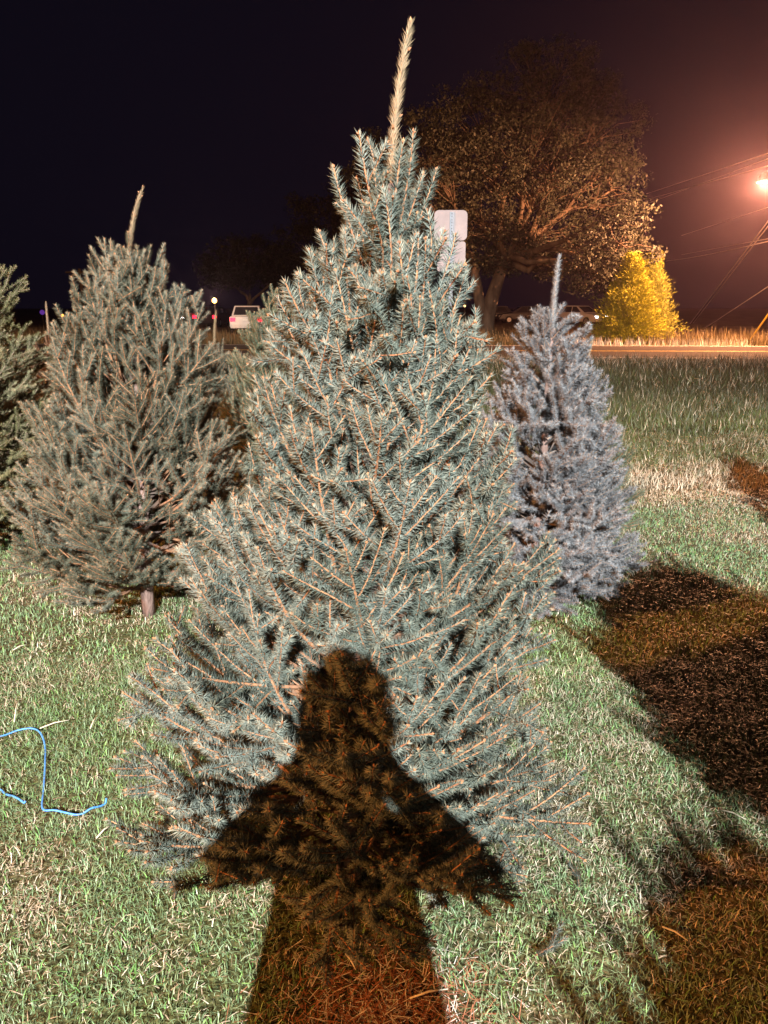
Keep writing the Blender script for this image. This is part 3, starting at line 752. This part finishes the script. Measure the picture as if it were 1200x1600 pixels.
# ------------------------------------------------------------------ sign seen from behind
def sign():
    Y = 15.0
    c = at_dist(705, 352, Y); base = Vector((c.x, Y, 0))
    root = empty('road_sign', base); tag(root, 'back of a square metal road sign with a smaller plate below, on a perforated post', 'sign')
    alu = mat_noise('bare_aluminium', (.25, .19, .19), (.33, .255, .25), 3, .5, .5, metallic=.2, detail=10)
    steel = mat_noise('galvanised_post', (.16, .165, .19), (.23, .235, .26), 20, .5, .5, metallic=.5)
    def plate(x0, x1, z0, z1, rr, y, name):
        pts = []
        for (cx, cz, a0) in ((x1-rr, z1-rr, 0), (x0+rr, z1-rr, 90), (x0+rr, z0+rr, 180), (x1-rr, z0+rr, 270)):
            for k in range(6): a = R(a0 + 18 * k); pts.append((cx + rr * math.cos(a), cz + rr * math.sin(a)))
        n = len(pts); m = MB()
        m.add([(x, y, z) for x, z in pts] + [(x, y + .004, z) for x, z in pts],
              [tuple(range(n)), tuple(range(2*n-1, n-1, -1))] + [(i, n+i, n+(i+1)%n, (i+1)%n) for i in range(n)])
        return m.build(name, alu, root)
    L = lambda px, py: at_dist(px, py, Y) - base
    a, b = L(678, 375.5), L(731, 328); plate(a.x, b.x, a.z, b.z, .085, .03, 'sign_plate')
    a, b = L(683, 424), L(728, 377); plate(a.x, b.x, a.z, b.z, .05, .03, 'lower_sign_plate')
    px, top = 0.012, L(705, 331).z
    m = MB(); m.box((px - .035, .020, 0), (px + .035, .026, top)); m.box((px - .041, -.012, 0), (px - .035, .026, top)); m.box((px + .035, -.012, 0), (px + .041, .026, top))
    m.build('post', steel, root)
    dk = mat_noise('post_hole_shadow', (.02, .02, .02), (.03, .03, .03), 5, .9, .1)
    for i in range(22):
        z = top - .03 - i * .0508
        h = MB(); n = 8
        h.add([(px + .009 * math.cos(k*math.pi/4), .0195, z + .009 * math.sin(k*math.pi/4)) for k in range(n)], [tuple(range(n))])
        h.build('post_hole', dk, root)
    for z in (top - .12, top - .48, top - .72, top - 1.0):
        bt = MB(); bt.tube([(px + .0, .012, z), (px, .03, z)], .012, 8); bt.build('bolt', steel, root)
    s = MB(); q = L(690, 358)
    s.box((-.045, 0, -.02), (.045, .003, .02), Matrix.Translation((q.x, .0265, q.z)) @ Matrix.Rotation(R(-35), 4, 'Y'))
    s.build('sticker', mat_noise('worn_sticker', (.7, .62, .62), (.8, .74, .74), 20, .5, .3), root)
sign()

# ------------------------------------------------------------------ poles and wires
M['pole'] = mat_noise('pole_wood', (.08, .06, .05), (.18, .14, .11), 6, .9, .1, .4, stretch=(1, 1, .2))
M['wire'] = mat_noise('wire', (.42, .36, .33), (.55, .48, .44), 4, .5, .4)
M['dark_metal'] = mat_noise('dark_metal', (.05, .05, .05), (.09, .09, .09), 8, .5, .4)
M['sodium'] = mat_emit('sodium_bulb', (1.0, .50, .12), 60)
M['led'] = mat_emit('led_panel', (.93, 1.0, .97), 300)
def orange_lamp():
    base = Vector((16.6, 32.3, 0)); root = empty('utility_pole', base)
    tag(root, 'wooden pole with the orange street light at the right edge', 'pole')
    m = MB(); m.tube([(0, 0, 0), (0, 0, 10)], [.16, .11], 12); m.build('pole', M['pole'], root, True)
    m = MB(); m.box((-.06, -1.1, 9.3), (.06, 1.1, 9.42)); m.build('crossarm', M['pole'], root)
    d = SODIUM - base
    m = MB(); m.tube([(0, 0, d.z - .1), (d.x * .5, d.y * .5, d.z + .25), (d.x + .1, d.y, d.z + .2)], .03, 8); m.build('lamp_arm', M['dark_metal'], root, True)
    m = MB()
    prof = [(.06, .24), (.17, .20), (.24, .05), (.27, -.125)]
    n = 14; vs = []; fs = []
    for r, z in prof: vs += [(d.x + r * math.cos(k*2*math.pi/n), d.y + r * math.sin(k*2*math.pi/n), d.z + z) for k in range(n)]
    for i in range(len(prof)-1): fs += [(i*n+k, i*n+(k+1)%n, (i+1)*n+(k+1)%n, (i+1)*n+k) for k in range(n)]
    fs.append(tuple(range(n)))
    m.add(vs, fs); m.build('lamp_hood', M['dark_metal'], root, True)
    b = bmesh.new(); bmesh.ops.create_icosphere(b, subdivisions=2, radius=.07, matrix=Matrix.Translation(d + Vector((0, 0, -.075))))
    me = bpy.data.meshes.new('bulb'); b.to_mesh(me); b.free(); me.shade_smooth(); link('bulb', me, root, M['sodium'])
    return base
pole_base = orange_lamp()
def wire(a, b, sag, r, label, name='power_line', mat='wire'):
    pts = []
    for i in range(15):
        t = i / 14; p = a.lerp(b, t); p.z -= sag * 4 * t * (1 - t); pts.append(p)
    m = MB(); m.tube(pts, r * 1.35, 5); tag(m.build(name, M[mat]), label, 'wire', 'overhead wires')
PT = lambda z: Vector((19.6, 35.2, z))
wire(at_dist(1010, 303, 70), at_dist(1208, 237, 34.2), .0, .016, 'uppermost overhead wire running to the right edge above the street light')
wire(at_dist(1010, 312, 70), at_dist(1208, 257, 35.2), .0, .016, 'second overhead wire, just under the uppermost one')
wire(at_dist(1012, 318, 72), at_dist(1208, 245, 36.2), .0, .013, 'thin overhead wire crossing between the upper two')
wire(at_dist(1065, 368, 72), at_dist(1206, 322, 35.2), .0, .011, 'faint wire passing just below the street light')
wire(at_dist(1040, 408, 74), at_dist(1206, 376, 35.2), .1, .014, 'low overhead wire crossing behind the two guy wires')
wire(at_dist(1065, 398, 74), at_dist(1206, 372, 36.2), .0, .010, 'faint low wire just above the lowest one')
wire(ground_at(1078, 506), at_dist(1212, 330, 35.2), 0, .022, 'steep guy wire, the upper of the close pair', 'guy_wire')
wire(ground_at(1083, 505), at_dist(1212, 338, 35.2), 0, .020, 'steep guy wire, the lower of the close pair', 'guy_wire')
wire(ground_at(1098, 515), at_dist(1212, 440, 35.2), 0, .016, 'shallower guy wire below the steep pair', 'guy_wire')
M['yellow_guard'] = mat_noise('yellow_plastic', (.60, .42, .03), (.75, .55, .06), 8, .5, .4)
wire(ground_at(1172, 531), at_dist(1204, 486, 35), 0, .035, 'yellow plastic guard on the guy wire nearest the right edge', 'guy_guard', 'yellow_guard')
def far_pole():
    b = at_dist(131, 470, 58); b.z = 0; top = at_dist(129, 420, 58).z
    root = empty('utility_pole', b); tag(root, 'faint grey utility pole far away left of the left spruce', 'pole')
    m = MB(); m.tube([(0, 0, 0), (-.1, 0, top)], [.17, .12], 8); m.build('pole', M['pole'], root)
    m = MB(); m.box((-1.1, -.05, top - .3), (.9, .05, top - .18)); m.build('crossarm', M['pole'], root)
far_pole()

# ------------------------------------------------------------------ vehicles
M['glass'] = mat_noise('car_glass', (.02, .02, .025), (.03, .03, .035), 2, .08, .6)
M['tyre'] = mat_noise('tyre_rubber', (.02, .02, .02), (.035, .035, .035), 20, .8, .2)
M['rim'] = mat_noise('wheel_rim', (.35, .35, .36), (.5, .5, .5), 8, .35, .5, metallic=.7)
M['tail_on'] = mat_emit('lit_tail_light', (1.0, .012, .03), 7)
M['tail_dim'] = mat_emit('tail_light', (.9, .012, .03), 3)
M['amber'] = mat_emit('amber_light', (1.0, .55, .05), 12)
M['head_on'] = mat_emit('headlight', (1.0, .97, .92), 18)
M['lamp_off'] = mat_noise('lens', (.5, .5, .5), (.7, .7, .7), 5, .2, .5)
M['plate'] = mat_noise('number_plate', (.6, .6, .6), (.72, .72, .72), 10, .5, .3)
PAINT = {k: mat_noise(k + '_car_paint', tuple(c * .92 for c in v), v, 1.5, .3, .5) for k, v in
         dict(white=(.55, .53, .53), silver=(.5, .5, .52), dark=(.03, .03, .04), red=(.3, .03, .03), beige=(.55, .5, .42)).items()}
def car(label, loc, rz, paint, tail='tail_dim', head='lamp_off', h=1.5, Ln=4.5, W=1.82, suv=False):
    """rear faces -Y before rotation"""
    root = empty('parked_car', loc, rz); tag(root, label, 'car', 'vehicles on the far side of the road')
    p = PAINT[paint]; y0, y1 = -Ln / 2, Ln / 2; belt = .62 * h if not suv else .6 * h
    # body shell: side outline lofted over the width with tumblehome
    low = [(y0 + .05, .28), (y0, .42), (y0 + .02, belt - .05), (y0 + .10, belt), (y1 - 1.25, belt), (y1 - .35, belt - .12), (y1 - .02, belt - .3), (y1, .42), (y1 - .06, .28)]
    m = MB(); w = W / 2; ws = [.94, 1, 1, .97, .97, .95, .9, .96, .92]
    n = len(low)
    m.add([(-w * s, y, z) for (y, z), s in zip(low, ws)] + [(w * s, y, z) for (y, z), s in zip(low, ws)],
          [tuple(range(n)), tuple(range(2*n-1, n-1, -1))] + [(i, n+i, n+(i+1)%n, (i+1)%n) for i in range(n)])
    body = m.build('body', p, root)
    r0 = y0 + (.12 if suv else .55)
    cab = [(r0, belt), (r0 + (.22 if suv else .5), h - .03), (r0 + .75, h), (y1 - 2.1, h - .03), (y1 - 1.2, belt)]
    cw = [.93, .76, .76, .76, .90]; n = len(cab); m = MB()
    m.add([(-w * s, y, z) for (y, z), s in zip(cab, cw)] + [(w * s, y, z) for (y, z), s in zip(cab, cw)],
          [tuple(range(n)), tuple(range(2*n-1, n-1, -1))] + [(i, n+i, n+(i+1)%n, (i+1)%n) for i in range(n)])
    m.build('cabin', p, root)
    def quad(name, pts, mat):
        pts = [Vector(q) for q in pts]; nrm = (pts[1] - pts[0]).cross(pts[2] - pts[0]).normalized(); g = MB()
        g.add([q + nrm * .004 for q in pts] + [q - nrm * .01 for q in pts], [(0,1,2,3), (7,6,5,4), (0,4,5,1), (1,5,6,2), (2,6,7,3), (3,7,4,0)])
        return g.build(name, mat, root)
    def mixp(a, b, t): return a + (b - a) * t
    (ya, za), (yb, zb) = cab[0], cab[1]
    quad('rear_window', [(-w*.80, mixp(ya,yb,.12), mixp(za,zb,.12)), (w*.80, mixp(ya,yb,.12), mixp(za,zb,.12)), (w*.68, mixp(ya,yb,.9), mixp(za,zb,.9)), (-w*.68, mixp(ya,yb,.9), mixp(za,zb,.9))], M['glass'])
    (ya, za), (yb, zb) = cab[4], cab[3]
    quad('windscreen', [(w*.80, mixp(ya,yb,.1), mixp(za,zb,.1)), (-w*.80, mixp(ya,yb,.1), mixp(za,zb,.1)), (-w*.70, mixp(ya,yb,.9), mixp(za,zb,.9)), (w*.70, mixp(ya,yb,.9), mixp(za,zb,.9))], M['glass'])
    for s in (-1, 1):
        xs = lambda t: s * w * mixp(.93, .77, t) * 1.002
        ym = (r0 + .5 + y1 - 1.7) / 2
        A = [(xs(.12), r0 + .45, belt + .05), (xs(.12), ym - .04, belt + .05), (xs(.85), ym - .04, h - .09), (xs(.85), r0 + .7, h - .09)]
        B = [(xs(.12), ym + .04, belt + .05), (xs(.12), y1 - 1.55, belt + .05), (xs(.85), y1 - 2.15, h - .09), (xs(.85), ym + .04, h - .09)]
        for q in (A, B): quad('side_window', q if s > 0 else q[::-1], M['glass'])
        t = MB(); t.box((s*w*.66 if s > 0 else -w*.97, y0 - .02, belt - .28), (w*.97 if s > 0 else -w*.66, y0 + .06, belt - .07)); t.build('tail_light', M[tail], root)
        t = MB(); t.box((s*w*.55 if s > 0 else -w*.88, y1 - .14, belt - .36), (w*.88 if s > 0 else -w*.55, y1 + .01, belt - .24)); t.build('headlight', M[head], root)
        for yy in (y0 + .85, y1 - .9):
            wh = MB(); wh.tube([(s * (w - .2), yy, .32), (s * (w + .01), yy, .32)], .32, 18); wo = wh.build('wheel', M['tyre'], root)
            wh = MB(); wh.tube([(s * (w - .05), yy, .32), (s * (w + .02), yy, .32)], .19, 14); wh.build('rim', M['rim'], wo)
    m = MB(); m.box((-w*.96, y0 - .07, .32), (w*.96, y0 + .05, .52)); m.build('bumper', p, root)
    m = MB(); m.box((-.17, y0 - .035, belt - .26), (.17, y0 + .01, belt - .14)); m.build('number_plate', M['plate'], root)
    m = MB(); m.box((-.5, y0 - .075, .20), (.5, y0 + .05, .32)); m.build('lower_bumper', M['tyre'], root)
    return root
def gp(px, Y): p = at_dist(px, 490, Y); p.z = .004; return p
car('white car seen from behind with red tail lights lit, between two spruces', gp(388, 47), R(6), 'white', 'tail_on', h=1.55)
car('dark car with red tail lights left of the white car', gp(333, 60), R(-4), 'dark', 'tail_on')
car('dark car with tail lights further left behind the spruce shoots', gp(306, 68), R(3), 'dark', 'tail_dim', h=1.6)
car('pale car facing the camera with one white headlight seen through the left spruce', gp(283, 64), R(180), 'silver', 'tail_dim', 'head_on')
car('white car parked under the oak right of the blue spruce tip', gp(908, 66), R(215), 'white', head='head_on', h=1.55)
car('dark car parked under the oak behind the blue spruce tip', gp(866, 70), R(95), 'dark')
car('dark car parked under the oak next to its trunk', gp(815, 72), R(95), 'dark')
car('dark car parked right behind the oak trunk', gp(772, 74), R(80), 'dark')
# lights far behind
def beacon(px, py, Y, mat, r, label, cat, name, watts=0):
    p = at_dist(px, py, Y); root = empty(name, (p.x, p.y, 0)); tag(root, label, cat)
    m = MB(); m.tube([(0, 0, 0), (0, 0, p.z - r)], [.06, .04], 8); m.build('post', M['dark_metal'], root)
    bm_ = bmesh.new(); bmesh.ops.create_icosphere(bm_, subdivisions=2, radius=r, matrix=Matrix.Translation((0, 0, p.z)))
    me = bpy.data.meshes.new('globe'); bm_.to_mesh(me); bm_.free(); me.shade_smooth(); link('lamp_globe', me, root, mat)
    if watts: lamp('globe_light', p + Vector((0, 0, r + .06)), watts, (1.0, .72, .5), .05)
beacon(335, 470, 42, mat_emit('warm_globe', (1.0, .42, .10), 9), .13, 'orange lamp glowing above the row of red tail lights', 'lamp', 'street_lamp', 380)
beacon(297, 492, 75, mat_emit('yellow_globe', (1.0, .6, .05), 5), .20, 'low yellow lamp at the left end of the red tail lights', 'lamp', 'marker_lamp')
beacon(98, 493, 78, mat_emit('amber_globe', (1.0, .4, .05), 5), .14, 'low amber lamp right of the purple light at the far left', 'lamp', 'marker_lamp')
beacon(66, 488, 78, mat_emit('purple_globe', (.16, .05, .42), .6), .24, 'purple glowing lamp beside the far left fir', 'lamp', 'purple_lamp')
beacon(726, 478, 80, mat_emit('cream_globe', (1.0, .6, .25), 3), .13, 'cream lamp right of the oak trunk', 'lamp', 'marker_lamp')
# ------------------------------------------------------------------ the photographer and the lamps behind the camera
M['skin'] = mat_noise('skin', (.42, .24, .17), (.50, .30, .22), 10, .5, .4)
M['jacket'] = mat_noise('jacket_cloth', (.03, .035, .05), (.05, .055, .075), 40, .8, .2, .2)
M['jeans'] = mat_noise('denim', (.03, .05, .10), (.05, .08, .15), 60, .85, .2, .2)
M['shoe'] = mat_noise('shoe_leather', (.03, .02, .02), (.06, .05, .04), 20, .6, .3)
M['hair'] = mat_noise('hair', (.03, .02, .012), (.07, .045, .03), 40, .6, .3, .5, stretch=(1, 1, .2))
def person():
    PX, PY = .015, -.40
    root = empty('person', (PX, PY, 0)); tag(root, 'photographer holding up a phone, whose shadow falls on the big spruce', 'person')
    V = []; E = []; RD = []
    def node(p, r, parent=None):
        V.append(tuple(p)); RD.append(r if isinstance(r, tuple) else (r, r)); i = len(V) - 1
        if parent is not None: E.append((parent, i))
        return i
    pel = node((0, 0, .95), (.222, .145)); wa = node((0, .0, 1.10), (.212, .138), pel); ch = node((0, -.005, 1.26), (.200, .125), wa)
    up = node((0, 0, 1.36), (.120, .090), ch); nk = node((0, .02, 1.48), .072, up); jaw = node((0, .05, 1.585), (.078, .080), nk)
    hd = node((0, .055, 1.655), (.082, .095), jaw); tp = node((0, .045, 1.715), (.066, .080), hd)
    cx, cz = -PX, CAM_H
    for s in (-1, 1):
        hip = node((s * .105, 0, .84), .130, pel); kn = node((s * .125, .015, .50), .085, hip); ca = node((s*.12, -.01, .32), .058, kn)
        an = node((s * .125, -.02, .09), .042, ca); node((s * .135, .06, .045), .042, an); node((s*.145, .15, .035), .036, len(V)-1)
        sh = node((s * .175, 0, 1.355), .078, up); el = node((s * .335, .07, 1.205), .058, sh)
        wrist = Vector((cx + s * .062, .345, cz - .13)); fo = node(Vector((s*.335, .07, 1.205)).lerp(wrist, .45), .050, el)
        wr = node(wrist, .027, fo); pm = node(wrist + Vector((-s * .006, .018, .035)), (.024, .030), wr)
        for k in range(4):                                    # fingers round the phone's edge
            b = wrist + Vector((-s * .002, .034, .032 + .017 * k)); ln = (.8, .95, 1.0, .85)[k]
            f1 = node(b, .0085, pm); f2 = node(b + Vector((-s * .012, .016 * ln, .006)), .008, f1); node(b + Vector((-s * .030 * ln, .014, .010)), .0072, f2)
        t1 = node(wrist + Vector((-s * .014, -.002, .034)), .0105, pm); t2 = node(wrist + Vector((-s * .026, .004, .055)), .0095, t1); node(wrist + Vector((-s * .036, .012, .068)), .0085, t2)
    me = bpy.data.meshes.new('body'); me.from_pydata(V, E, [])
    tmp = bpy.data.objects.new('body_tmp', me); C.objects.link(tmp)
    md = tmp.modifiers.new('skin', 'SKIN'); md.use_smooth_shade = True
    for i, sv in enumerate(me.skin_vertices[0].data): sv.radius = RD[i]; sv.use_root = (i == 0)
    ss = tmp.modifiers.new('sub', 'SUBSURF'); ss.levels = 2; ss.render_levels = 2
    dg = bpy.context.evaluated_depsgraph_get(); body = bpy.data.meshes.new_from_object(tmp.evaluated_get(dg)); body.name = 'body'
    bpy.data.objects.remove(tmp)
    for k in ('jacket', 'jeans', 'skin', 'shoe'): body.materials.append(M[k])
    for p in body.polygons:
        c = p.center
        hand = c.y > .30 and c.z > 1.40
        p.material_index = 3 if c.z < .085 else (1 if c.z < .93 else (2 if (c.z > 1.50 and c.y < .2) or hand else 0))
    link('body', body, root)
    def ell(name, c, r, mat, flt=None, parent=root):
        b = bmesh.new(); bmesh.ops.create_icosphere(b, subdivisions=3, radius=1)
        for v in b.verts: v.co = Vector((c[0] + v.co.x * r[0], c[1] + v.co.y * r[1], c[2] + v.co.z * r[2]))
        if flt: bmesh.ops.delete(b, geom=[v for v in b.verts if not flt(v.co)], context='VERTS')
        me = bpy.data.meshes.new(name); b.to_mesh(me); b.free(); me.shade_smooth(); return link(name, me, parent, M[mat])
    ell('hair', (0, .035, 1.675), (.096, .112, .122), 'hair', lambda v: v.z > 1.70 or v.y < .02)
    ell('nose', (0, .152, 1.635), (.014, .020, .022), 'skin')
    eye = mat_noise('eye', (.6, .6, .6), (.7, .7, .7), 4, .2, .5); M['eye'] = eye
    M['lip'] = mat_noise('lip', (.35, .12, .10), (.40, .15, .13), 20, .5, .3)
    for s in (-1, 1):
        ell('eye', (s * .031, .132, 1.662), (.014, .012, .009), 'eye'); ell('ear', (s * .088, .05, 1.645), (.010, .020, .032), 'skin')
    ell('mouth', (0, .138, 1.592), (.024, .010, .008), 'lip')
    ph = MB(); mt = Matrix.Translation((0.012, -.013, CAM_H - .035)) @ Matrix.Rotation(-PITCH, 4, 'X')
    ph.box((-.037, -.004, -.078), (.037, .004, .078), mt)
    o = ph.build('phone', M['dark_metal']); tag(o, 'dark phone held upright in both hands by the photographer', 'phone')
    sc_ = MB(); sc_.box((-.034, -.0052, -.074), (.034, -.0041, .074), mt); sc_.build('screen', M['glass'], o)
person()
def lamp_pole(name, label, pos, bulb, two=True):
    root = empty(name, (pos.x, pos.y - .5, 0)); tag(root, label, 'lamp')
    m = MB(); m.tube([(0, 0, 0), (0, 0, pos.z + .3)], [.11, .07], 12); m.build('pole', M['dark_metal'], root, True)
    m = MB(); m.tube([(0, 0, pos.z + .1), (0, .22, pos.z + .12)], .03, 8); m.build('bracket', M['dark_metal'], root)
    aim = Matrix.Translation((0, .32, pos.z)) @ Matrix.Rotation(R(-25), 4, 'X')
    m = MB(); m.box((-.28, -.06, -.2), (.28, .02, .2), aim)
    for k in range(7): m.box((-.26 + k * .08, -.12, -.18), (-.25 + k * .08, -.06, .18), aim)
    m.build('housing', M['dark_metal'], root)
    m = MB(); m.box((-.25, .021, -.17), (.25, .027, .17), aim); m.build('lens', bulb, root)
lamp_pole('floodlight', 'white floodlight on a tall pole far behind the camera', FLOOD, M['led'])
lamp_pole('orange_lamp', 'added orange fill lamp on a pole left of the camera, outside the picture', WARM_FILL, M['sodium'])  # pole and lens built to carry the added warm fill

# ------------------------------------------------------------------ night haze round the lamps
def haze():
    m = bpy.data.materials.new('night_haze'); m.use_nodes = True; nt = m.node_tree
    nt.nodes.remove(nt.nodes['Principled BSDF'])
    v = nt.nodes.new('ShaderNodeVolumePrincipled'); v.inputs['Density'].default_value = .0004
    v.inputs['Color'].default_value = (1.0, .72, 1.0, 1); v.inputs['Anisotropy'].default_value = .80
    nt.links.new(v.outputs['Volume'], nt.nodes['Material Output'].inputs['Volume'])
    b = MB(); b.box((-298, -58, -1), (298, 300, 18)); o = b.build('haze', m); tag(o, kind='stuff')
HAZE = True
if HAZE: haze()
